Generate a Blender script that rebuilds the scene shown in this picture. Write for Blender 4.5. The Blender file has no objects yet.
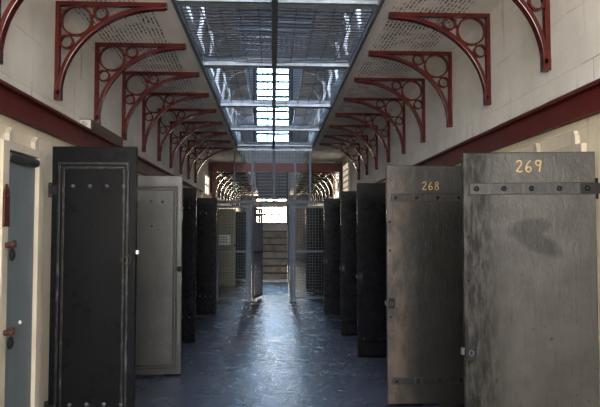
import bpy, math, random
from mathutils import Vector, Matrix
random.seed(7)
R = math.radians
PI = math.pi
SC = bpy.context.scene
COL = SC.collection
CAM = 1.53                      # eye height
LW, RW = -1.60, 1.90            # lower wall faces
LU, RU = -1.70, 1.835            # wall faces above the red beams
WL, WR = -0.79, 0.86            # edges of the open well
SOF = CAM + 1.79                # gallery soffit
SOFR = SOF + .045                # its right side sits a little higher
END = 31.5                      # far end wall
ROOF = CAM + 9.0
GATE = 12.9

# ------------------------------------------------------------------ mesh builder
class MB:
    def __init__(s): s.v, s.f = [], []
    def add(s, vs, fs):
        n = len(s.v); s.v += [tuple(p) for p in vs]; s.f += [tuple(i + n for i in f) for f in fs]; return s
    def box(s, x0, x1, y0, y1, z0, z1):
        return s.add([(x0,y0,z0),(x1,y0,z0),(x1,y1,z0),(x0,y1,z0),(x0,y0,z1),(x1,y0,z1),(x1,y1,z1),(x0,y1,z1)],
                     [(0,3,2,1),(4,5,6,7),(0,1,5,4),(1,2,6,5),(2,3,7,6),(3,0,4,7)])
    def tube(s, pts, r, n=8, closed=False):
        pts = [Vector(p) for p in pts]; m = len(pts)
        rs = r if isinstance(r, (list, tuple)) else [r] * m
        vs = []; up = None
        for i, p in enumerate(pts):
            if closed: t = pts[(i+1) % m] - pts[i-1]
            else: t = pts[min(i+1, m-1)] - pts[max(i-1, 0)]
            t.normalize()
            if up is None:
                up = Vector((0,0,1)) if abs(t.z) < .9 else Vector((1,0,0))
            a = (up - t * up.dot(t)).normalized(); b = t.cross(a); up = a
            for k in range(n):
                q = 2*PI*k/n + PI/n
                vs.append(p + a*(rs[i]*math.cos(q)) + b*(rs[i]*math.sin(q)))
        fs = []
        for i in range(m if closed else m-1):
            j = (i+1) % m
            for k in range(n):
                l = (k+1) % n
                fs.append((i*n+k, i*n+l, j*n+l, j*n+k))
        if not closed:
            fs.append(tuple(range(n-1, -1, -1))); fs.append(tuple((m-1)*n + k for k in range(n)))
        return s.add(vs, fs)
    def strip(s, pts, th, y0, y1, closed=False):          # rectangular bar swept along a curve in the XZ plane
        m = len(pts); vs = []
        for i in range(m):
            a = pts[i-1] if (closed or i > 0) else pts[i]
            b = pts[(i+1) % m] if (closed or i < m-1) else pts[i]
            tx, tz = b[0]-a[0], b[1]-a[1]; L = math.hypot(tx, tz) or 1
            nx, nz = -tz/L*th/2, tx/L*th/2
            x, z = pts[i]
            vs += [(x-nx, y0, z-nz), (x+nx, y0, z+nz), (x+nx, y1, z+nz), (x-nx, y1, z-nz)]
        fs = []
        for i in range(m if closed else m-1):
            j = (i+1) % m
            for k in range(4):
                l = (k+1) % 4
                fs.append((i*4+k, i*4+l, j*4+l, j*4+k))
        if not closed: fs += [(3,2,1,0), ((m-1)*4, (m-1)*4+1, (m-1)*4+2, (m-1)*4+3)]
        return s.add(vs, fs)
    def dome(s, c, r, h, axis=-1, n=10):                   # low rivet head facing -Y (axis=-1) or +Y
        vs = []; fs = []; rows = 4
        for i in range(rows):
            q = (PI/2)*i/(rows)
            for k in range(n):
                t = 2*PI*k/n
                vs.append((c[0]+r*math.cos(q)*math.cos(t), c[1]+axis*h*math.sin(q), c[2]+r*math.cos(q)*math.sin(t)))
        vs.append((c[0], c[1]+axis*h, c[2]))
        for i in range(rows-1):
            for k in range(n):
                l = (k+1) % n
                fs.append((i*n+k, i*n+l, (i+1)*n+l, (i+1)*n+k))
        for k in range(n): fs.append(((rows-1)*n+k, (rows-1)*n+(k+1) % n, rows*n))
        fs.append(tuple(range(n)))
        return s.add(vs, fs)
    def cyl(s, p, q, r, n=12): return s.tube([p, q], r, n)
    def build(s, name, mat, parent=None, bevel=0, smooth=False):
        me = bpy.data.meshes.new(name); me.from_pydata(s.v, [], s.f); me.update()
        import bmesh
        bm = bmesh.new(); bm.from_mesh(me); bmesh.ops.recalc_face_normals(bm, faces=bm.faces); bm.to_mesh(me); bm.free()
        if smooth:
            for p in me.polygons: p.use_smooth = True
            try: me.set_sharp_from_angle(angle=R(40))
            except Exception: pass
        o = bpy.data.objects.new(name, me); COL.objects.link(o)
        me.materials.append(mat)
        if parent: o.parent = parent
        if bevel:
            b = o.modifiers.new('bevel', 'BEVEL'); b.width = bevel; b.segments = 2; b.limit_method = 'ANGLE'
        return o

def tag(o, label, cat, group=None, kind=None):
    o['label'] = label; o['category'] = cat
    if group: o['group'] = group
    if kind: o['kind'] = kind
    return o
def thing(name, label, cat, loc=(0,0,0), rz=0, group=None):
    o = bpy.data.objects.new(name, None); COL.objects.link(o); o.empty_display_size = .1
    o.location = loc; o.rotation_euler = (0, 0, rz)
    return tag(o, label, cat, group)
def struct(name, mb, mat, label=None):
    o = mb.build(name, mat); o['kind'] = 'structure'
    if label: o['label'] = label
    return o
def kids(o): return [c for c in bpy.data.objects if c.parent == o]
def copy_tree(o, parent=None):
    c = o.copy(); COL.objects.link(c)
    if parent: c.parent = parent
    for ch in kids(o): copy_tree(ch, c)
    return c
ORD = ['nearest','second','third','fourth','fifth','sixth','seventh','eighth','ninth','tenth','eleventh','twelfth','thirteenth','fourteenth']

# ------------------------------------------------------------------ materials
def new_mat(name):
    m = bpy.data.materials.new(name); m.use_nodes = True
    nt = m.node_tree; return m, nt, nt.nodes['Principled BSDF']
def N(nt, t, **kw):
    n = nt.nodes.new(t)
    for k, v in kw.items():
        if k in n.inputs: n.inputs[k].default_value = v
        else: setattr(n, k, v)
    return n
def ramp(nt, stops, src):
    r = nt.nodes.new('ShaderNodeValToRGB'); e = r.color_ramp.elements
    while len(e) < len(stops): e.new(.5)
    for i, (p, c) in enumerate(stops):
        e[i].position = p; e[i].color = (c, c, c, 1) if not isinstance(c, tuple) else (*c, 1)
    nt.links.new(src, r.inputs[0]); return r.outputs[0]
def mix(nt, a, b, fac, mode='MIX'):
    m = nt.nodes.new('ShaderNodeMix'); m.data_type = 'RGBA'; m.blend_type = mode
    for sock, v in ((m.inputs[6], a), (m.inputs[7], b), (m.inputs[0], fac)):
        if isinstance(v, (int, float)): sock.default_value = v
        elif isinstance(v, tuple): sock.default_value = (*v, 1)
        else: nt.links.new(v, sock)
    return m.outputs[2]
def coords(nt, scale=(1,1,1), loc=(0,0,0), kind='Object'):
    tc = nt.nodes.new('ShaderNodeTexCoord'); mp = nt.nodes.new('ShaderNodeMapping')
    mp.inputs['Scale'].default_value = scale; mp.inputs['Location'].default_value = loc
    nt.links.new(tc.outputs[kind], mp.inputs[0]); return mp.outputs[0]
def noise(nt, vec, scale, detail=5, rough=.6):
    n = N(nt, 'ShaderNodeTexNoise', Scale=scale, Detail=detail, Roughness=rough); nt.links.new(vec, n.inputs['Vector']); return n.outputs['Fac']
def bump(nt, bs, h, strength, dist=.01):
    b = N(nt, 'ShaderNodeBump', Strength=strength, Distance=dist); nt.links.new(h, b.inputs['Height']); nt.links.new(b.outputs[0], bs.inputs['Normal'])

def paint(name, col, col2=None, rough=(.4,.6), scale=4, bstr=.2, bscale=60, metallic=0, stretch=(1,1,1), spec=.5, lo=.4, hi=.65):
    m, nt, bs = new_mat(name)
    v = coords(nt, stretch); n1 = noise(nt, v, scale)
    c = mix(nt, col, col2 or col, ramp(nt, [(lo,0.),(hi,1.)], n1)); nt.links.new(c, bs.inputs['Base Color'])
    n2 = noise(nt, v, scale*3.1, 4)
    rr = nt.nodes.new('ShaderNodeMapRange'); rr.inputs['From Min'].default_value = .3; rr.inputs['From Max'].default_value = .7
    rr.inputs['To Min'].default_value = rough[0]; rr.inputs['To Max'].default_value = rough[1]
    nt.links.new(n2, rr.inputs[0]); nt.links.new(rr.outputs[0], bs.inputs['Roughness'])
    bs.inputs['Metallic'].default_value = metallic
    bs.inputs['Specular IOR Level'].default_value = spec
    if bstr: bump(nt, bs, noise(nt, v, bscale, 3), bstr, .004)
    return m
def glow(name, col, s):
    m, nt, bs = new_mat(name)
    nt.nodes.remove(bs); e = N(nt, 'ShaderNodeEmission', Strength=s); e.inputs[0].default_value = (*col, 1)
    nt.links.new(e.outputs[0], nt.nodes['Material Output'].inputs[0]); return m

M = {}
M['red'] = paint('red_gloss_paint', (.085,.0095,.008), (.055,.0065,.006), (.13,.22), 9, .05, 50, spec=.5)
M['red_beam'] = paint('red_beam_paint', (.098,.0125,.0095), (.066,.009,.0075), (.4,.55), 3, .2, 30, spec=.3, stretch=(1,.3,1))
M['door_black'] = paint('black_door_paint', (.004,.0042,.005), (.007,.007,.0085), (.24,.32), 5, .12, 45, spec=.08)
M['door_dark'] = paint('matt_black_door_paint', (.0045,.005,.0062), (.006,.0065,.008), (.25,.34), 4, .15, 40, spec=.10)
M['steel_pale'] = paint('galvanised_steel', (.34,.37,.41), (.24,.265,.30), (.35,.55), 12, .15, 60, metallic=.3)
M['steel_dark'] = paint('dark_grey_steel', (.05,.055,.065), (.035,.038,.045), (.4,.6), 8, .1, 60, metallic=.3)
M['steel_edge'] = paint('well_edge_steel', (.11,.12,.14), (.075,.082,.095), (.4,.6), 6, .1, 60)
M['wire'] = paint('net_wire', (.012,.012,.015), None, (.5,.6), 10, 0, spec=.25)
M['gate_steel'] = paint('grey_gate_paint', (.085,.097,.115), (.06,.068,.082), (.45,.6), 14, .15, 60, spec=.25)
M['gate_wire'] = paint('gate_wire', (.03,.033,.038), None, (.4,.5), 10, 0)
M['cream'] = paint('cream_gloss_paint', (.56,.50,.40), (.48,.42,.33), (.35,.5), 3, .2, 30)
M['bluegrey'] = paint('blue_grey_paint', (.14,.168,.188), (.115,.14,.16), (.45,.6), 2.5, .15, 30, stretch=(1,1,.4))
M['timber'] = paint('weathered_timber', (.105,.08,.055), (.07,.053,.036), (.6,.8), 10, .4, 40, stretch=(1,.15,1))
M['white'] = paint('white_paint', (.72,.70,.66), (.6,.58,.54), (.5,.6), 10, .1)
M['number'] = paint('painted_number', (.44,.29,.14), (.34,.22,.10), (.5,.6), 30, .1, 80)
M['black_iron'] = paint('black_iron', (.008,.008,.009), None, (.4,.5), 10, .3, 80, spec=.2)
M['scuffed_frame'] = paint('scuffed_black_frame', (.006,.0065,.0075), (.07,.07,.072), (.3,.5), 26, .5, 60, spec=.3, stretch=(1,1,.35), lo=.52, hi=.72)
M['brown_tone'] = paint('red_brown_iron', (.075,.014,.011), (.03,.009,.008), (.35,.6), 20, .4, 60)
M['wall_far'] = paint('shaded_limewash', (.12,.09,.065), (.08,.06,.045), (.5,.7), 1.5, .3, 14)  # wall colour darkened to carry the shade of the far block
M['dark_wall'] = paint('darkened_back_wall', (.04,.03,.024), (.025,.02,.016), (.6,.8), 3, .3, 20)  # unseen wall behind the viewer, colour darkened so the doors mirror darkness
M['olive'] = paint('olive_door_paint', (.20,.19,.115), (.165,.155,.095), (.4,.55), 4, .2, 40)
M['paper'] = paint('paper', (.88,.88,.86), None, (.7,.8), 10, 0)
M['stone'] = paint('stair_stone', (.22,.165,.115), (.12,.09,.065), (.5,.7), 5, .3, 30)
M['nosing'] = paint('stair_nosing', (.035,.03,.028), None, (.5,.6), 5, .1)
M['roof'] = paint('grey_roof_boards', (.33,.31,.34), (.22,.205,.235), (.6,.8), 3, .3, 20)
M['upper'] = paint('upper_wall_limewash', (.5,.48,.47), (.34,.32,.32), (.6,.8), 1.3, .3, 12)
M['rail_white'] = paint('white_railing_paint', (.55,.58,.62), (.45,.48,.52), (.35,.5), 10, .1)
M['day_blue'] = glow('upper_window_daylight', (.40,.68,1.0), 28)
M['day_warm'] = glow('lower_window_daylight', (1.0,.84,.62), 46)
M['day_side'] = glow('side_window_daylight', (1.0,.95,.88), 2.6)
M['day_sky'] = glow('skylight_daylight', (.70,.83,1.0), 70)
M['day_back'] = glow('entrance_daylight', (1.0,.95,.88), 24)

# walls: off-white paint over coursed stone, with runs and cracks
def wall_mat(name, c1, c2, courses=True):
    m, nt, bs = new_mat(name)
    v = coords(nt); n1 = noise(nt, v, 1.1, 6)
    c = mix(nt, c1, c2, ramp(nt, [(.38,0.),(.66,1.)], n1))
    vs = coords(nt, (1,3,.35)); n2 = noise(nt, vs, 3.2, 6, .7)
    c = mix(nt, c, (.20,.17,.14), ramp(nt, [(.59,0.),(.72,.7)], n2))
    sw = nt.nodes.new('ShaderNodeSeparateXYZ'); tc = nt.nodes.new('ShaderNodeTexCoord'); nt.links.new(tc.outputs['Object'], sw.inputs[0])
    cb = nt.nodes.new('ShaderNodeCombineXYZ'); nt.links.new(sw.outputs[1], cb.inputs[0]); nt.links.new(sw.outputs[2], cb.inputs[1])
    br = N(nt, 'ShaderNodeTexBrick', Scale=1.0); nt.links.new(cb.outputs[0], br.inputs['Vector'])
    br.inputs['Brick Width'].default_value = .95; br.inputs['Row Height'].default_value = .36
    br.inputs['Mortar Size'].default_value = .006; br.inputs['Mortar Smooth'].default_value = .4
    n3 = noise(nt, v, 2.3, 3)
    crack = nt.nodes.new('ShaderNodeMath'); crack.operation = 'MULTIPLY'
    nt.links.new(br.outputs['Fac'], crack.inputs[0]); nt.links.new(ramp(nt, [(.5,.0),(.68,.4)], n3), crack.inputs[1])
    if courses: c = mix(nt, c, (.10,.085,.07), crack.outputs[0])
    nt.links.new(c, bs.inputs['Base Color']); bs.inputs['Roughness'].default_value = .55
    hh = nt.nodes.new('ShaderNodeMath'); hh.operation = 'SUBTRACT'
    nt.links.new(noise(nt, v, 14, 6), hh.inputs[0]); nt.links.new(br.outputs['Fac'], hh.inputs[1])
    bump(nt, bs, hh.outputs[0], .45, .012)
    return m
M['wall'] = wall_mat('white_painted_stone', (.80,.77,.71), (.60,.57,.51))
M['wall_low'] = wall_mat('cream_painted_stone', (.72,.64,.49), (.62,.54,.41), False)

# soffit: off-white plates pierced by broken rows of slots
def soffit_mat():
    m, nt, bs = new_mat('slotted_soffit_plate')
    v = coords(nt); n1 = noise(nt, v, 2.2, 5)
    base = mix(nt, (.84,.79,.72), (.72,.68,.62), ramp(nt, [(.4,0.),(.65,1.)], n1))
    sp = nt.nodes.new('ShaderNodeSeparateXYZ'); tc = nt.nodes.new('ShaderNodeTexCoord'); nt.links.new(tc.outputs['Object'], sp.inputs[0])
    cb = nt.nodes.new('ShaderNodeCombineXYZ'); nt.links.new(sp.outputs[1], cb.inputs[0]); nt.links.new(sp.outputs[0], cb.inputs[1])
    mp = nt.nodes.new('ShaderNodeMapping'); mp.inputs['Rotation'].default_value = (0,0,R(2))
    nd = N(nt, 'ShaderNodeTexNoise', Scale=9, Detail=2); nt.links.new(v, nd.inputs['Vector'])
    va = nt.nodes.new('ShaderNodeVectorMath'); va.operation = 'MULTIPLY_ADD'; nt.links.new(nd.outputs['Color'], va.inputs[0]); va.inputs[1].default_value = (.05,.022,0); nt.links.new(cb.outputs[0], va.inputs[2])
    nt.links.new(va.outputs[0], mp.inputs[0])
    br = N(nt, 'ShaderNodeTexBrick', Scale=1.0); nt.links.new(mp.outputs[0], br.inputs['Vector'])
    br.inputs['Brick Width'].default_value = .105; br.inputs['Row Height'].default_value = .036
    br.inputs['Mortar Size'].default_value = .0125; br.offset = .37; br.squash = .8; br.squash_frequency = 3; br.inputs['Mortar Smooth'].default_value = .25
    inv = nt.nodes.new('ShaderNodeMath'); inv.operation = 'SUBTRACT'; inv.inputs[0].default_value = 1; nt.links.new(br.outputs['Fac'], inv.inputs[1])
    n2 = noise(nt, v, 5.5, 5, .7)
    a = nt.nodes.new('ShaderNodeMath'); a.operation = 'MULTIPLY'; nt.links.new(inv.outputs[0], a.inputs[0]); nt.links.new(ramp(nt, [(.42,.05),(.53,1.)], n2), a.inputs[1])
    # plates stop short of the wall and of the well edge
    ab = nt.nodes.new('ShaderNodeMath'); ab.operation = 'ABSOLUTE'; nt.links.new(sp.outputs[0], ab.inputs[0])
    g = nt.nodes.new('ShaderNodeMapRange'); g.inputs['From Min'].default_value = .98; g.inputs['From Max'].default_value = 1.0; nt.links.new(ab.outputs[0], g.inputs[0])
    g2 = nt.nodes.new('ShaderNodeMapRange'); g2.inputs['From Min'].default_value = 1.62; g2.inputs['From Max'].default_value = 1.60; nt.links.new(ab.outputs[0], g2.inputs[0])
    for q in (g, g2):
        k = nt.nodes.new('ShaderNodeMath'); k.operation = 'MULTIPLY'; nt.links.new(a.outputs[0], k.inputs[0]); nt.links.new(q.outputs[0], k.inputs[1]); a = k
    c = mix(nt, base, (.035,.032,.03), a.outputs[0]); nt.links.new(c, bs.inputs['Base Color'])
    bs.inputs['Roughness'].default_value = .6
    inv2 = nt.nodes.new('ShaderNodeMath'); inv2.operation = 'SUBTRACT'; inv2.inputs[0].default_value = 1; nt.links.new(a.outputs[0], inv2.inputs[1])
    bump(nt, bs, inv2.outputs[0], .5, .01)
    return m
M['soffit'] = soffit_mat()

def floor_mat():
    m, nt, bs = new_mat('worn_painted_concrete')
    v = coords(nt); n1 = noise(nt, v, 1.6, 8, .65)
    c = mix(nt, (.018,.019,.026), (.030,.031,.041), ramp(nt, [(.35,0.),(.65,1.)], n1))
    n4 = noise(nt, v, 9, 6, .7)
    c = mix(nt, c, (.013,.0135,.018), ramp(nt, [(.5,0.),(.8,.4)], n4))
    n5 = noise(nt, v, 30, 2, .5)
    c = mix(nt, c, (.05,.05,.055), ramp(nt, [(.78,0.),(.80,.6)], n5))
    nt.links.new(c, bs.inputs['Base Color'])
    n2 = noise(nt, v, 3.0, 6, .6)
    nt.links.new(ramp(nt, [(.3,.20),(.7,.30)], n2), bs.inputs['Roughness'])
    b1 = N(nt, 'ShaderNodeBump', Strength=.6, Distance=.018); nt.links.new(noise(nt, coords(nt, (.8,1.25,1)), 11, 6, .6), b1.inputs['Height'])
    nt.links.new(b1.outputs[0], bs.inputs['Normal'])
    return m
M['floor'] = floor_mat()

# scuffed, half-polished steel of the numbered doors
def worn_door(name, c1, c2, c3, smudge=False, rough=(.30,.46), bst=.8, spec=.42, metal=.06, brown_tone=None):
    m, nt, bs = new_mat(name)
    v = coords(nt); n1 = noise(nt, v, 3.0, 7, .65)
    c = mix(nt, c1, c2, ramp(nt, [(.36,0.),(.64,1.)], n1))
    vs = coords(nt, (7,1,.7)); n2 = noise(nt, vs, 5, 6, .7)
    c = mix(nt, c, c3, ramp(nt, [(.56,0.),(.75,.75)], n2))
    n6 = noise(nt, v, 22, 3, .5)
    c = mix(nt, c, (.02,.019,.018), ramp(nt, [(.70,0.),(.74,.9)], n6))
    if brown_tone:  # warm sheen painted into the colour toward the free edge
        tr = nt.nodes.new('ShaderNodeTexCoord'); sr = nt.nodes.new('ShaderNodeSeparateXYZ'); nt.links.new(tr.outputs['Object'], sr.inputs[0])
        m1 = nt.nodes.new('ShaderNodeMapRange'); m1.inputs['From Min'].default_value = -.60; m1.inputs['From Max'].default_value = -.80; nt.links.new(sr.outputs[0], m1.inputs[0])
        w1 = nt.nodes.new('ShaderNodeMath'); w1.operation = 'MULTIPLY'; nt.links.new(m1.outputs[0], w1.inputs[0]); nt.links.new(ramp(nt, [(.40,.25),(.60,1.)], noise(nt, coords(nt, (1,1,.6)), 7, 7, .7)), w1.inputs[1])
        c = mix(nt, c, brown_tone, w1.outputs[0])
    if smudge:                                             # two leaf-shaped rubbed patches on door 269
        tc = nt.nodes.new('ShaderNodeTexCoord'); sx = nt.nodes.new('ShaderNodeSeparateXYZ'); nt.links.new(tc.outputs['Object'], sx.inputs[0])
        mr = nt.nodes.new('ShaderNodeMapRange'); mr.inputs['From Min'].default_value = -.48; mr.inputs['From Max'].default_value = -.66; nt.links.new(sx.outputs[0], mr.inputs[0])
        ws = nt.nodes.new('ShaderNodeMath'); ws.operation = 'MULTIPLY'; nt.links.new(mr.outputs[0], ws.inputs[0]); nt.links.new(ramp(nt, [(.36,.35),(.58,1.)], noise(nt, coords(nt, (6,1,1.5)), 5, 7, .7)), ws.inputs[1])
        c = mix(nt, c, (.010,.0098,.0095), ws.outputs[0])
        sp_ = nt.nodes.new('ShaderNodeMapRange'); sp_.inputs['To Min'].default_value = spec; sp_.inputs['To Max'].default_value = spec*.3; nt.links.new(ws.outputs[0], sp_.inputs[0]); nt.links.new(sp_.outputs[0], bs.inputs['Specular IOR Level'])
        for (x, z, rot, a, b) in ((-.385,1.520,R(12),.145,.062), (-.33,1.435,R(-27),.175,.066)):
            mp = nt.nodes.new('ShaderNodeMapping'); mp.vector_type = 'TEXTURE'
            mp.inputs['Location'].default_value = (x, 0, z); mp.inputs['Rotation'].default_value = (0, -rot, 0); mp.inputs['Scale'].default_value = (a, 10, b)
            nt.links.new(tc.outputs['Object'], mp.inputs[0])
            ad = nt.nodes.new('ShaderNodeVectorMath'); ad.operation = 'LENGTH'
            nt.links.new(mp.outputs[0], ad.inputs[0])
            c = mix(nt, c, (.008,.008,.0082), ramp(nt, [(.62,.9),(1.0,0.)], ad.outputs['Value']))
    nt.links.new(c, bs.inputs['Base Color'])
    n3 = noise(nt, v, 6, 6)
    rr = nt.nodes.new('ShaderNodeMapRange'); rr.inputs['From Min'].default_value = .3; rr.inputs['From Max'].default_value = .7
    rr.inputs['To Min'].default_value = rough[0]; rr.inputs['To Max'].default_value = rough[1]
    nt.links.new(n3, rr.inputs[0]); nt.links.new(rr.outputs[0], bs.inputs['Roughness'])
    bs.inputs['Metallic'].default_value = metal; bs.inputs['Specular IOR Level'].default_value = spec
    ba = N(nt, 'ShaderNodeBump', Strength=bst, Distance=.007); nt.links.new(noise(nt, coords(nt, (1.5,1,.8)), 9, 8, .68), ba.inputs['Height'])
    bb = N(nt, 'ShaderNodeBump', Strength=bst*.6, Distance=.004); nt.links.new(noise(nt, coords(nt, (1.3,1,.7)), 55, 5, .65), bb.inputs['Height']); nt.links.new(ba.outputs[0], bb.inputs['Normal'])
    nt.links.new(bb.outputs[0], bs.inputs['Normal'])
    return m
M['worn_269'] = worn_door('scuffed_grey_door', (.058,.055,.049), (.034,.0325,.030), (.013,.0125,.012), True, spec=.32)
M['worn_268'] = worn_door('scuffed_dark_door', (.026,.0245,.0225), (.013,.0125,.012), (.006,.006,.006), brown_tone=(.10,.076,.06), spec=.3)
M['strap'] = worn_door('scuffed_black_strap', (.012,.0118,.0112), (.034,.032,.03), (.11,.105,.098), bst=.7, spec=.3)
M['worn_left'] = worn_door('polished_grey_door', (.062,.062,.060), (.036,.036,.035), (.026,.026,.027), rough=(.28,.42), bst=.4, spec=.5, metal=.12)

# ------------------------------------------------------------------ the setting
BACK = -3.0
struct('floor', MB().box(-2.2, 2.4, BACK, END+.3, -.15, 0), M['floor'], 'worn blue grey painted concrete corridor floor')
b0, b1 = CAM+.68, CAM+.856
struct('wall_left_far', MB().box(LW-.3, LW, 15.8, END, 0, b1), M['wall_far'], 'shade-darkened wall of the far block beyond the red cross beam')
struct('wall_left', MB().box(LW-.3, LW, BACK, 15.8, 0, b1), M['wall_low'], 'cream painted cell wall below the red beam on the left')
struct('wall_right_far', MB().box(RW, RW+.3, 15.8, END, 0, b1), M['wall_far'], 'shade-darkened wall of the far block beyond the red cross beam')
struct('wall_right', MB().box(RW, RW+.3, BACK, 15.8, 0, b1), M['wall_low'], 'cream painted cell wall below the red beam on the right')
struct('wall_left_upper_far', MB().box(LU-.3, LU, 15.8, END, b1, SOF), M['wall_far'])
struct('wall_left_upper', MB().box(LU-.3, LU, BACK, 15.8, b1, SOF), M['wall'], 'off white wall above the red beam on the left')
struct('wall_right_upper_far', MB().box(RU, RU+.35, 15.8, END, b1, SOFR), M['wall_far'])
struct('wall_right_upper', MB().box(RU, RU+.35, BACK, 15.8, b1, SOFR), M['wall'], 'off white wall above the red beam on the right')
struct('wall_left_gallery', MB().box(LU-.3, LU, BACK, END, SOF, ROOF), M['upper'])
struct('wall_right_gallery', MB().box(RU, RU+.35, BACK, END, SOFR, ROOF), M['upper'])
struct('wall_end', MB().box(LU-.3, RU+.35, END, END+.3, 0, ROOF), M['upper'])
struct('wall_back', MB().box(LU-.3, RU+.35, BACK-.3, BACK, 0, ROOF), M['dark_wall'])
struct('ceiling_left', MB().box(LU, WL, BACK, END, SOF, SOF+.1), M['soffit'], 'slotted off white soffit under the left gallery')
struct('ceiling_right', MB().box(WR, RU, BACK, END, SOFR, SOFR+.1), M['soffit'], 'slotted off white soffit under the right gallery')
rf = MB().box(LU-.3, RU+.35, BACK-.3, END+.3, ROOF, ROOF+.2)
struct('ceiling_roof', rf, M['roof'])
# red beams: web with flanges
def beam(x, s):
    m = MB()
    m.box(*sorted((x, x+s*.012)), BACK, 13.4, b0, b1)
    m.box(*sorted((x-s*.02, x+s*.055)), BACK, 13.4, b1-.02, b1)
    m.box(*sorted((x-s*.02, x+s*.045)), BACK, 13.4, b0, b0+.02)
    return m
struct('trim_1', beam(LW-.001, 1), M['red_beam'], 'dark red steel beam along the left wall')
struct('trim_2', beam(RW+.001, -1), M['red_beam'], 'dark red steel beam along the right wall')
struct('trim_3', MB().box(WL, WL+.03, 1.5, END, SOF-.02, SOF+.16), M['steel_edge'], 'grey steel edge of the well on the left')
struct('trim_4', MB().box(WR-.03, WR, 1.5, END, SOF-.02, SOF+.16), M['steel_edge'], 'grey steel edge of the well on the right')
struct('trim_5', MB().box(LU, RU, 15.85, 16.05, SOF-.24, SOF-.02), M['red_beam'], 'red beam across the corridor beyond the gate')
struct('trim_6', MB().box(RW-.10, RW, 15.8, 15.98, 0, SOF-.24), M['red_beam'], 'red post below the cross beam on the right')
struct('trim_7', MB().box(LW, LW+.10, 15.8, 15.98, 0, SOF-.24), M['red_beam'], 'red post below the cross beam on the left')
# second gallery, far up through the net
for nm, x0, x1 in (('ceiling_left_gallery', LU, -.98), ('ceiling_right_gallery', 1.02, RU)):
    struct(nm, MB().box(x0, x1, 8, END, CAM+5.5, CAM+5.62), M['roof'])
for i in range(12):                                        # roof beams
    y = 20 + i*1.0
    o = MB().box(LU, RU, y, y+.12, ROOF-.18, ROOF).build('roof_purlin', M['roof']); o['kind'] = 'structure'

def window(idx, x0, x1, z0, z1, rows, cols, glowm, y=END, label=None):       # on the end wall
    fr = MB(); t = .06
    fr.box(x0-t, x1+t, y-.07, y, z0-t, z0).box(x0-t, x1+t, y-.07, y, z1, z1+t).box(x0-t, x0, y-.07, y, z0, z1).box(x1, x1+t, y-.07, y, z0, z1)
    for i in range(1, rows): z = z0 + (z1-z0)*i/rows; fr.box(x0, x1, y-.07, y-.025, z-.06, z+.06)
    for i in range(1, cols): x = x0 + (x1-x0)*i/cols; fr.box(x-.03, x+.03, y-.07, y-.025, z0, z1)
    w = struct('window_%d' % idx, fr, M['steel_edge'], label)
    p = MB().box(x0, x1, y-.02, y-.005, z0, z1).build('pane', glowm, w)
def side_window(idx, x, s, y0, y1, z0, z1, rows, cols, glowm, label=None):
    fr = MB(); t = .05
    X = lambda a, b: sorted((x+s*a, x+s*b))
    fr.box(*X(0,.05), y0-t, y1+t, z0-t, z0).box(*X(0,.05), y0-t, y1+t, z1, z1+t).box(*X(0,.05), y0-t, y0, z0, z1).box(*X(0,.05), y1, y1+t, z0, z1)
    for i in range(1, rows): z = z0 + (z1-z0)*i/rows; fr.box(*X(.015,.05), y0, y1, z-.015, z+.015)
    for i in range(1, cols): y = y0 + (y1-y0)*i/cols; fr.box(*X(.015,.05), y-.015, y+.015, z0, z1)
    w = struct('window_%d' % idx, fr, M['cream'], label)
    MB().box(*X(.004,.012), y0, y1, z0, z1).build('pane', glowm, w)
window(1, -.84, .80, CAM+4.66, CAM+8.62, 10, 3, M['day_blue'], label='tall barred end window glowing through the wire net')
window(2, -.84, .70, CAM+.40, CAM+1.18, 2, 4, M['day_warm'], label='bright window above the steps at the far end')
window(3, -.84, .70, CAM+1.50, CAM+1.60, 1, 3, M['day_warm'])
window(4, -.84, .70, CAM+3.10, CAM+3.26, 1, 3, M['day_warm'])
side_window(5, RU, -1, 16.3, 17.7, CAM+.90, CAM+1.62, 3, 3, M['day_side'], 'bright side window on the right beyond the red post')
side_window(6, RU, -1, 14.2, 15.2, CAM+.90, CAM+1.62, 5, 4, M['day_side'], 'bright leaded side window on the right before the red post')
side_window(7, LU, 1, 14.7, 15.6, CAM+.90, CAM+1.35, 2, 2, M['day_side'], 'bright side window on the left above the door tops')
# skylight over the near part and the lit entrance behind the viewer
sk = MB()
for i in range(9): sk.box(-.9, .9, -2+i*1.0-.03, -2+i*1.0+.03, ROOF-.06, ROOF)
w = struct('window_8', sk, M['steel_edge']); MB().box(-.9, .9, -2, 6, ROOF-.03, ROOF-.01).build('pane', M['day_sky'], w)
fr = MB().box(-1.6, 1.7, BACK, BACK+.06, 3.2, 3.3).box(-1.6, 1.7, BACK, BACK+.06, 1.2, 1.3).box(-1.6, -1.5, BACK, BACK+.06, 1.3, 3.2).box(1.6, 1.7, BACK, BACK+.06, 1.3, 3.2)
w = struct('window_9', fr, M['cream']); MB().box(-1.5, 1.6, BACK+.01, BACK+.03, 1.3, 3.2).build('pane', M['day_back'], w)

# end wall: slatted dark panel between the two far windows
t = thing('slatted_grille', 'dark slatted grille high on the far end wall between two windows', 'grille', (0, END-.02, CAM+1.66))
for x in (-.9, .70): MB().box(x, x+.08, -.1, 0, 0, 1.42).build('side_bar', M['steel_dark'], t)
g = MB()
for i in range(8): g.box(-.82, .70, -.08, -.02, .06+i*.17, .15+i*.17)
g.build('slats', M['steel_edge'], t)

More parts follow.
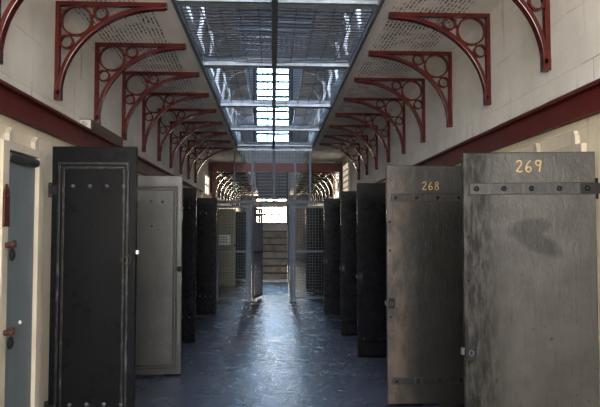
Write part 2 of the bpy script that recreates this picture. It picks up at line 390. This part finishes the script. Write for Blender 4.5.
for x in (-1.06, .92):
    struct('trim_%d' % (8 if x < 0 else 9), MB().box(x, x+.13, END-.12, END, CAM+4.2, CAM+8.95), M['steel_dark'])
t = thing('footbridge', 'pale railed footbridge crossing high above the net near the far end', 'bridge', (.04, 22.0, CAM+6.45))
MB().box(LU-.04, RU-.04, -.3, .3, -.08, 0).build('deck', M['upper'], t)
MB().box(LU-.04, RU-.04, -.3, -.25, .62, .67).build('handrail', M['rail_white'], t)
b_ = None
for k in range(15):
    if b_ is None: b_ = MB().box(-.035, .035, -.295, -.255, 0, .62).build('baluster', M['rail_white'], t); b_.location = (-1.26, 0, 0)
    else:
        c_ = b_.copy(); COL.objects.link(c_); c_.location = (-1.26+.18*k, 0, 0)

# ------------------------------------------------------------------ cast iron brackets
def make_bracket(name, mat, label, cat, AL=.84, PH=.75, arc_mat=None):
    t = thing(name, label, cat)
    hw = .026
    MB().box(-.004, .032, -hw, hw, -PH, 0).box(-.004, .05, -hw-.004, hw+.004, -PH-.03, -PH+.05).build('wall_post', mat, t, .004)
    MB().box(.032, AL, -hw, hw, -.032, 0).box(AL-.02, AL+.02, -hw-.004, hw+.004, -.045, .0).build('top_arm', mat, t, .004)
    pts = []
    for i in range(29):
        q = PI/2*i/28
        pts.append((AL-.0 - (AL-.03)*math.cos(q), -PH+.01 + (PH-.045)*math.sin(q)))
    MB().strip(pts, .034, -hw-.004, hw+.004).build('curved_rib', mat, t, .004)
    for (cx, cz, r) in ((.158,-.148,.117), (.345,-.085,.052), (.082,-.318,.050)):
        MB().strip([(cx+r*math.cos(2*PI*k/28), cz+r*math.sin(2*PI*k/28)) for k in range(28)], .015, -.018, .018, True).build('ring', mat, t)
    # small webs tying the rings to each other and to the rib
    for q in ([(.27,-.20),(.30,-.235)], [(.29,-.105),(.263,-.122)], [(.108,-.272),(.118,-.255)]): MB().strip(q, .02, -.014, .014).build('web', mat, t)
    return t
def set_brackets(proto, spots, side, wallx, z, labelf, group, first):
    for i, y in enumerate(spots):
        o = proto if (first and i == 0) else copy_tree(proto)
        o.location = (wallx, y, z); o.rotation_euler = (0, 0, 0 if side < 0 else PI)
        o['label'] = labelf(i); o['group'] = group
P = make_bracket('iron_bracket', M['red'], 'x', 'bracket')
near_l = [3.68+1.04*k for k in range(10)]
near_r = [3.87+1.09*k for k in range(9)]
set_brackets(P, near_l, -1, LU, SOF, lambda i: ORD[i]+' red iron bracket from the viewer on the near left wall', 'red brackets under the left gallery', True)
set_brackets(P, near_r, 1, RU, SOFR, lambda i: ORD[i]+' red iron bracket from the viewer on the near right wall', 'red brackets under the right gallery', False)
far = [16.4+1.25*k for k in range(11)]
set_brackets(P, far, -1, LU, SOF, lambda i: ORD[i]+' iron bracket beyond the red cross beam, left side', 'far brackets beyond the gate on the left', False)
set_brackets(P, far, 1, RU, SOFR, lambda i: ORD[i]+' iron bracket beyond the red cross beam, right side', 'far brackets beyond the gate on the right', False)
U = make_bracket('gallery_bracket', M['rail_white'], 'x', 'bracket', .72, .9)  # pale colour stands in for backlight on these upper brackets
up = [16.5+2.0*k for k in range(7)]
set_brackets(U, up, -1, LU, CAM+5.5, lambda i: ORD[i]+' pale bracket under the upper left gallery seen through the net', 'upper brackets on the left', True)
set_brackets(U, up, 1, RU, CAM+5.5, lambda i: ORD[i]+' pale bracket under the upper right gallery seen through the net', 'upper brackets on the right', False)

# ------------------------------------------------------------------ net over the well
cross = [2.65, 4.72, 6.55, 8.7, 10.8, 12.86]
for i, y in enumerate(cross[1:]):
    m = MB().box(WL+.03, WR-.03, y-.05, y+.05, SOF+.0, SOF+.008).box(WL+.03, WR-.03, y-.05, y-.042, SOF, SOF+.10).box(WL+.03, WR-.03, y-.05, y+.05, SOF+.092, SOF+.10)
    tag(m.build('cross_beam', M['steel_pale']), ORD[i]+' pale steel cross beam from the viewer spanning the well', 'beam', 'steel cross beams of the well')
tag(MB().box(-.015, .035, 2.0, 12.8, SOF-.065, SOF-.005).build('centre_rail', M['steel_dark']), 'dark steel rail running lengthwise under the middle of the wire net', 'rail')
for i in range(len(cross)-1):
    y0, y1 = cross[i]+.06, cross[i+1]-.06
    nm = ['nearest the viewer, before the first cross beam', 'between the first and second cross beams', 'between the second and third cross beams', 'between the third and fourth cross beams', 'between the fourth and fifth cross beams'][i]
    m = MB(); ny = int((y1-y0)/(.066 if i < 2 else .072)); x0, x1 = WL+.035, WR-.035
    zf = lambda x, y: SOF+.045 - .03*math.sin(PI*(y-y0)/(y1-y0)) - .007*math.sin(5*x+2*y+i)
    for k in range(ny+1):
        y = y0 + (y1-y0)*k/ny; j = random.uniform(-.003,.003)
        m.tube([(x0+(x1-x0)*q/14, y+j+.006*math.sin(q*.9+k*.12), zf(x0+(x1-x0)*q/14, y)) for q in range(15)], .0075 if i < 2 else .0036, 4)
    for k in range(11):
        x = x0 + (x1-x0)*k/10
        m.tube([(x, y0+(y1-y0)*q/10, zf(x, y0+(y1-y0)*q/10)+.004) for q in range(11)], .0045, 4)
    tag(m.build('wire_net_panel', M['wire']), 'wire net panel stretched over the well ' + nm, 'net', 'wire net panels over the well')
# railings of the gallery above
for s, x, ys, nm in ((-1, WL-.03, near_l, 'left'), (1, WR+.03, near_r, 'right')):
    t = thing('gallery_railing', 'white railing of the gallery above, along the %s edge of the net' % nm, 'railing', (x, 0, SOF+.1))
    MB().tube([(0, 2.5, .74), (0, 13.0, .74)], .022, 8).build('handrail', M['steel_dark'], t, smooth=True)
    prof = [(0,.045),(.03,.045),(.05,.022),(.16,.03),(.28,.018),(.34,.034),(.40,.018),(.52,.03),(.62,.02),(.70,.03),(.73,.02)]
    base = None
    for y in ys:
        if base is None:
            base = MB().tube([(.02*math.sin(z*14), 0, z) for z, r in prof], [r for z, r in prof], 8).build('baluster', M['rail_white'], t, smooth=True); base.location = (0, y, 0)
        else:
            c = base.copy(); COL.objects.link(c); c.location = (0, y, 0)

# ------------------------------------------------------------------ gate screen
def mesh_wires(x0, x1, z0, z1, step=.062, r=.0042):
    m = MB(); nx = max(1, round((x1-x0)/step)); nz = max(1, round((z1-z0)/step))
    for i in range(1, nx): x = x0+(x1-x0)*i/nx; m.tube([(x, .004, z0), (x, .004, z1)], r, 4)
    for i in range(1, nz): z = z0+(z1-z0)*i/nz; m.tube([(x0, -.004, z), (x1, -.004, z)], r, 4)
    return m
def frame_bars(x0, x1, z0, z1, w, mids=()):
    m = MB().box(x0, x1, -.02, .02, z0, z0+w).box(x0, x1, -.02, .02, z1-w, z1).box(x0, x0+w, -.02, .02, z0+w, z1-w).box(x1-w, x1, -.02, .02, z0+w, z1-w)
    for z in mids: m.box(x0+w, x1-w, -.02, .02, z-w/2, z+w/2)
    return m
def screen(label, x0, x1, group):
    t = thing('mesh_screen', label, 'gate', (x0, GATE, 0), 0, group)
    frame_bars(0, x1-x0, .06, 2.05, .045, (1.07,)).build('frame', M['gate_steel'], t)
    m = mesh_wires(.03, x1-x0-.03, .08, 1.05); m2 = mesh_wires(.03, x1-x0-.03, 1.09, 2.02); m.add(m2.v, m2.f)
    m.build('wire_mesh', M['gate_wire'], t)
    MB().box(.02, .06, -.02, .02, 0, .06).build('foot', M['gate_steel'], t); MB().box(x1-x0-.06, x1-x0-.02, -.02, .02, 0, .06).build('foot', M['gate_steel'], t)
    return t
screen('grey wire mesh screen left of the open gateway, in front of the olive door', -1.20, -.535, 'mesh screens beside the gateway')
screen('grey wire mesh screen right of the open gateway', .44, 1.14, 'mesh screens beside the gateway')
screen('grey wire mesh screen against the left wall beside the gateway', LW+.02, -1.22, 'mesh screens beside the gateway')
screen('grey wire mesh screen against the right wall beside the gateway', 1.16, RW-.02, 'mesh screens beside the gateway')
for x, nm in ((-.495, 'left'), (.40, 'right')):
    t = thing('gate_post', 'grey steel gate post on the %s side of the open gateway' % nm, 'post', (x, GATE, 0), 0, 'gate posts')
    MB().box(-.036, .036, -.03, .03, 0, 2.1).build('shaft', M['gate_steel'], t, .004)
    MB().box(-.06, .06, -.06, .06, 0, .012).build('base_plate', M['gate_steel'], t)
t = thing('overhead_screen', 'tall wire mesh screen hung above the gate up to the well', 'screen', (0, GATE, 0))
MB().box(-1.24, 1.2, -.025, .025, 2.1, 2.16).build('bottom_rail', M['gate_steel'], t)
MB().box(WL+.02, WR-.02, -.025, .025, SOF-.08, SOF-.025).build('top_rail', M['steel_pale'], t)
for x, w in ((-.83,.035), (-.44,.05), (.02,.05), (.47,.05), (.80,.045)):
    MB().box(x-w/2, x+w/2, -.022, .022, 2.16, SOF-.08).build('upright', M['gate_steel'], t)
mesh_wires(-.83, .80, 2.16, SOF-.08, .075).build('wire_mesh', M['gate_wire'], t)
# the open leaf, swung away
t = thing('gate_leaf', 'dark barred gate leaf swung open inside the gateway', 'gate', (-.43, GATE+.06, 0), R(77))
frame_bars(0, .80, .05, 2.02, .045, (1.05,)).build('frame', M['steel_dark'], t)
m = MB()
for i in range(1, 8): m.cyl((.8*i/8, 0, .09), (.8*i/8, 0, 1.98), .012, 6)
m.build('bars', M['steel_dark'], t)
MB().cyl((.02, 0, 0), (.02, 0, .06), .015).build('pivot', M['steel_dark'], t)

# ------------------------------------------------------------------ steps at the far end
Y0 = 18.6
t = thing('stone_steps', 'flight of warm stone steps with dark nosings rising below the far window', 'stairs', (.03, Y0, 0))
m = MB(); n = MB()
for k in range(7):
    z = .215*(k+1); y = .22*k
    m.box(-.42, .42, y, y+.22 if k < 6 else y+1.2, 0, z-.035)
    n.box(-.43, .43, y-.03, y+.22 if k < 6 else y+1.2, z-.035, z)
m.build('steps', M['stone'], t); n.build('nosing', M['nosing'], t)
for x in (-.46, .46):
    MB().box(x-.025, x+.025, -.05, 0, 0, 2.0).build('newel_post', M['steel_dark'], t)
    MB().tube([(x, -.025, .98), (x, 1.3, 2.45), (x, 2.4, 2.45)], .02, 8).build('handrail', M['steel_dark'], t)
tag(MB().box(-.40, .44, 17.9, 18.3, 0, .03).build('threshold_slab', M['white']), 'pale worn threshold slab in front of the far steps', 'threshold')

# ------------------------------------------------------------------ cell doors
GLYPH = {
 '2': [[(.05,.80),(.12,.93),(.28,1.0),(.44,.93),(.48,.76),(.40,.58),(.20,.30),(.02,.06)], [(.02,.06),(.15,.09),(.32,.0),(.52,.08)]],
 '6': [[(.42,.98),(.24,.82),(.10,.55),(.04,.28),(.12,.06),(.28,.0),(.43,.10),(.46,.30),(.34,.45),(.18,.42),(.08,.28)]],
 '8': [[(.26,.52),(.10,.66),(.10,.88),(.26,1.0),(.42,.88),(.42,.66),(.26,.52),(.06,.34),(.06,.10),(.26,.0),(.46,.10),(.46,.34),(.26,.52)]],
 '9': [[(.46,.70),(.34,.56),(.16,.58),(.06,.74),(.12,.94),(.28,1.0),(.44,.90),(.47,.72)], [(.50,.98),(.44,.55),(.34,.0)]],
 '7': [[(.04,.94),(.48,.98),(.30,.50),(.20,.0)]],
}
def number(txt, x, z, h, y, parent, w=.012):
    for i, ch in enumerate(txt):
        m = MB()
        for st in GLYPH[ch]:
            m.strip([(x + i*h*.80 + px*h*1.05, z + pz*h) for px, pz in st], w, y-.0025, y)
        m.build('painted_digit', M['number'], parent)
def rivets(parent, xs, z, y, r=.016, h=.012, mat=None):
    base = None
    for x in xs:
        if base is None:
            base = MB().dome((0,0,0), r, h).build('rivet', mat or M['black_iron'], parent, smooth=True); base.location = (x, y, z)
        else:
            c = base.copy(); COL.objects.link(c); c.location = (x, y, z)
TH = .05
def hinges(t, w, H, s, top):
    # knuckle and strap at the hinge edge (local x = 0)
    for z in (H-top, .2):
        h = MB().cyl((.0, .0, z-.06), (.0, .0, z+.06), .022, 10).box(*sorted((-s*.02, s*.09)), -TH/2-.012, TH/2+.006, z-.03, z+.03)
        h.build('hinge', M['black_iron'], t)
def right_door(y, free, H, label, mat, num=None, numx=None, rot=0, lockz=1.02, hinge=RW-.02, strap_mat=None, z0=.02, top=.22):
    """hinge on the right wall; local -x runs to the free edge, face looks to -y"""
    w = hinge - free
    t = thing('cell_door', label, 'door', (hinge, y, z0), R(rot), 'open cell doors on the right')
    F = -TH/2
    MB().box(-w, 0, -TH/2, TH/2, 0, H).build('door_plate', mat, t, .006)
    for zc, hh in ((H-top, .034), (.20, .030)):
        st = MB().box(-w+.035, -.01, F-.010, F, zc-hh, zc+hh).build('strap', strap_mat or mat, t, .003)
        rivets(st, [-w+.075+(w-.125)*k/4 for k in range(5)], zc, F-.010)
    if True:
        e = MB().box(-w, -w+.05, F-.006, F, .24, H-top-.04).build('edge_plate', mat, t, .002)
        rivets(e, [-w+.025], H-.5, F-.006, .010, .006); rivets(e, [-w+.025], H-.75, F-.006, .010, .006); rivets(e, [-w+.025], .75, F-.006, .010, .006)
    lk = MB().box(-w+.008, -w+.06, F-.014, F-.004, lockz-.045, lockz+.045).build('lock_plate', M['black_iron'], t, .003)
    MB().strip([(-w+.034+.012*math.cos(2*PI*k/12), lockz-.004+.016*math.sin(2*PI*k/12)) for k in range(12)], .006, F-.02, F-.014, True).build('keyhole', M['steel_dark'], lk)
    MB().box(-w-.018, -w+.002, -.012, .012, lockz-.02, lockz+.02).build('bolt', M['steel_dark'], t)
    hinges(t, w, H, -1, top)
    if num: number(num[0], num[1], num[2], num[3], F, t, num[4])
    return t
HT = 2.08
right_door(3.42, 1.118, CAM+.457-.02, 'nearest scuffed grey steel cell door on the right, numbered 269', M['worn_269'],
           ('269', -.452, 1.85, .068, .0085), None, -7, .80, hinge=1.875, top=.215, strap_mat=M['strap'])
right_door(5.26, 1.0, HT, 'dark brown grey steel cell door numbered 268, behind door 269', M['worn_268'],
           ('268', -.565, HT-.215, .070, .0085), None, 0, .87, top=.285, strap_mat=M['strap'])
right_door(7.25, 1.02, HT, 'black steel cell door immediately behind door 268', M['door_black'], ('267', -.52, HT-.24, .07, .010), None, 0, .95, top=.30)
right_door(8.76, .99, HT, 'black steel cell door second behind door 268', M['door_black'], None, None, 0, .95, top=.30)
right_door(10.82, .92, HT, 'black steel cell door nearest the mesh gate on the right', M['door_black'], None, None, 0, .95, top=.30)
right_door(15.4, .84, HT, 'dark steel door standing behind the right mesh screen', M['door_dark'], None, None, 0, .95)
right_door(18.4, 1.0, HT, 'dark steel door in the far block on the right', M['door_dark'], None, None, 0, .95)

def left_door(y, free, H, label, mat, rot=0, hinge=LW+.04, lock='ring', lockz=1.2, frame_mat=None, z0=.02, rz=(.275,.33), inset=.05):
    w = free - hinge; F = -TH/2
    t = thing('cell_door', label, 'door', (hinge, y, z0), R(rot), 'open cell doors on the left')
    fm = frame_mat or mat
    MB().box(0, w, -TH/2, TH/2, 0, H).build('door_plate', mat, t, .005)
    x0, x1, za, zb = inset, w-.045, .06, H-.11
    m = MB()
    for k, (d, hh) in enumerate(((0, .016), (.028, .010))):
        a0, a1, c0, c1 = x0+d, x1-d, za+d, zb-d
        m.box(a0, a1, F-hh, F, c1-.018, c1).box(a0, a1, F-hh, F, c0, c0+.018).box(a0, a0+.018, F-hh, F, c0+.018, c1-.018).box(a1-.018, a1, F-hh, F, c0+.018, c1-.018)
    m.build('panel_frame', fm, t, .003)
    xs = [x0+.10+(x1-x0-.14)*k/3 for k in range(4)]
    rivets(t, xs, H-rz[0], F, .015, .014, M['gate_steel']); rivets(t, xs, rz[1], F, .015, .014, M['gate_steel'])
    rivets(t, [w*.48], H-.53, F, .012, .008)
    if lock == 'ring':
        l = MB().strip([(w-.06+.034*math.cos(2*PI*k/20), lockz+.034*math.sin(2*PI*k/20)) for k in range(20)], .014, F-.022, F, True).build('keyhole_ring', M['black_iron'], t)
        MB().dome((w-.06, F, lockz), .02, .014).build('keyhole', M['black_iron'], l)
        MB().box(w-.002, w+.016, -.014, .010, lockz+.035, lockz+.06).build('bolt', M['white'], t)
    else:
        MB().cyl((w-.02, F-.03, lockz-.03), (w-.02, F-.03, lockz+.03), .016, 10).box(w-.05, w+.006, F-.03, F, lockz-.022, lockz+.022).build('latch', M['black_iron'], t)
    for z in (H-.30, .30):
        MB().cyl((-.012, -.012, z-.05), (-.012, -.012, z+.05), .016, 10).box(-.02, .04, F-.006, .015, z-.03, z+.03).build('hinge', M['black_iron'], t)
    return t
HL = CAM+.575-.02
left_door(4.2, -.94, HL, 'nearest black panelled cell door on the left, rivets along its top', M['door_dark'], -1, lockz=1.31, frame_mat=M['scuffed_frame'], hinge=LW+.085, inset=.045)
left_door(6.4, -.965, HL, 'polished grey panelled cell door behind the nearest left door', M['worn_left'], 4, lock='latch', lockz=1.10, rz=(.27,.32), frame_mat=M['strap'])
left_door(8.28, -1.05, HL, 'black cell door third along the left wall', M['door_black'], 0, lock='latch', lockz=1.10)
left_door(10.86, -1.01, HL, 'black cell door on the left beside the mesh screen', M['door_black'], 0, lock='latch', lockz=1.10)
d = left_door(16.5, -1.02, HL, 'olive cell door with a white notice behind the left mesh screen', M['olive'], 0, lock='latch', lockz=1.10)
nt_ = MB().box(.02, .40, -.046, -.043, 1.10, 1.38).build('paper_notice', M['paper'], d)
m = MB()
for k in range(4): m.box(.06, .36 if k % 2 else .32, -.0475, -.046, 1.30-k*.05, 1.318-k*.05)
m.build('printed_lines', M['steel_edge'], nt_)
left_door(18.6, -.80, HL, 'dark door beside the olive door in the far block', M['door_dark'], 0, lock='latch')

# ------------------------------------------------------------------ cell doorways in the walls
def doorway(x, s, y0, y1, label, H=2.05, red=True):
    """frame planted on the wall, blue grey inner leaf; s = direction into the corridor"""
    t = thing('cell_doorway', label, 'doorway', (x, (y0+y1)/2, 0), 0 if s > 0 else PI, 'cell doorways')
    hw = (y1-y0)/2; c = .085
    MB().box(0, .035, -hw-c, -hw, 0, H+.01).build('jamb', M['cream'], t, .004); MB().box(0, .035, hw, hw+c, 0, H+.01).build('jamb', M['cream'], t, .004)
    MB().box(0, .035, -hw, hw, H-.04, H+.01).build('head_rail', M['cream'], t, .004)
    MB().box(0, .008, -hw, hw, 0, H).build('inner_leaf', M['bluegrey'], t)
    MB().tube([(.012, -hw+.005, H-.075), (.016, 0, H-.08), (.012, hw-.005, H-.075)], [.03,.034,.03], 10).build('head_roll', M['steel_dark'], t, smooth=True)
    for yy in (-hw+.03, hw-.03):
        MB().box(0, .03, yy-.03, yy+.03, H+.01, H+.06).add([(0,yy-.03,H+.06),(.03,yy-.03,H+.06),(.03,yy+.03,H+.06),(0,yy+.03,H+.06),(0,yy+.01,H+.10),(.03,yy+.01,H+.10)],
             [(0,1,5,4),(2,3,4,5),(1,2,5),(3,0,4),(0,3,2,1)]).build('head_block', M['cream'], t)
    MB().dome((0,0,0), .012, .008).build('stud', M['white'], t).location = (.012, .02, .95)
    return t
for i, (y, nm) in enumerate(((4.08, 'before the nearest black door'), (6.25, 'hidden behind the nearest black door'), (8.12, 'behind the polished grey door'), (10.7, 'behind the third left door'))):
    doorway(LW, 1, y-.45, y, 'cream framed cell doorway with blue grey leaf on the left wall, '+nm)
for i, (y, nm) in enumerate(((3.62, 'behind door 269'), (5.45, 'behind door 268'), (7.45, 'second behind door 268'), (8.95, 'third behind door 268'), (11.0, 'beside the right mesh screen'))):
    doorway(RW, -1, y, y+.6, 'cream framed cell doorway on the right wall, '+nm)
# red lock furniture on the near casing of the first left doorway
xf = LW+.035
t = thing('wall_plate', 'dark red pointed iron plate on the casing at the left edge', 'plate', (xf+.001, 3.585, CAM+.02))
MB().add([(0,-.04,0),(.012,-.04,0),(.012,.03,0),(0,.03,0),(0,-.04,.20),(.012,-.04,.20),(.012,.03,.20),(0,.03,.20),(0,-.005,.25),(.012,-.005,.25)],
         [(0,1,2,3),(0,4,5,1),(1,5,9,6,2),(2,6,7,3),(3,7,8,4,0),(4,8,9,5),(6,9,8,7)]).build('plate', M['brown_tone'], t)
MB().cyl((.012,-.005,.18), (.022,-.005,.18), .01).build('screw', M['brown_tone'], t)
for z, nm, in ((CAM-.09, 'upper'), (CAM-.60, 'lower')):
    t = thing('door_catch', '%s red brown iron catch with a ring on the casing at the left edge' % nm, 'catch', (xf+.002, 3.60, z), 0, 'iron catches on the left casing')
    MB().cyl((0,0,0), (.04,0,.004), .017, 12).dome((.04,0,.004), .022, .022).tube([(.03,.0,-.01),(.045,.0,.014),(.04,.02,.02)], .013, 8).build('knob', M['brown_tone'], t, smooth=True)
    MB().tube([(.04, -.01+.028*math.sin(2*PI*k/16), -.055+.03*math.cos(2*PI*k/16)) for k in range(16)], .008, 6, True).build('ring', M['black_iron'], t, smooth=True)

# timber conduit box on the left wall, below the second bracket
t = thing('timber_box', 'weathered timber conduit box on the left wall under the second bracket', 'box', (LU, 5.66, CAM+.857))
MB().box(0, .11, -.35, .75, .0, .115).build('box', M['timber'], t, .006)
MB().box(.01, .10, -.365, -.35, .02, .105).build('end_plate', M['white'], t)
MB().cyl((.05,-.365,.07), (.05,-.385,.07), .025).build('gland', M['steel_pale'], t)

# ------------------------------------------------------------------ camera, world, view
cam = bpy.data.cameras.new('Camera'); co = bpy.data.objects.new('Camera', cam); COL.objects.link(co)
cam.sensor_width = 36; cam.lens = 36.0; cam.clip_start = .05
co.location = (0, 0, CAM)
co.rotation_euler = (R(90) + math.atan(26.5/600), 0, -math.atan(27/600))
SC.camera = co
w = bpy.data.worlds.new('World'); SC.world = w; w.use_nodes = True
w.node_tree.nodes['Background'].inputs[0].default_value = (.6,.75,1,1)
w.node_tree.nodes['Background'].inputs[1].default_value = .3
vs = SC.view_settings; vs.view_transform = 'Standard'; vs.look = 'None'; vs.gamma = 1; vs.exposure = 0.15
SC.cycles.use_denoising = True
SC.cycles.max_bounces = 8
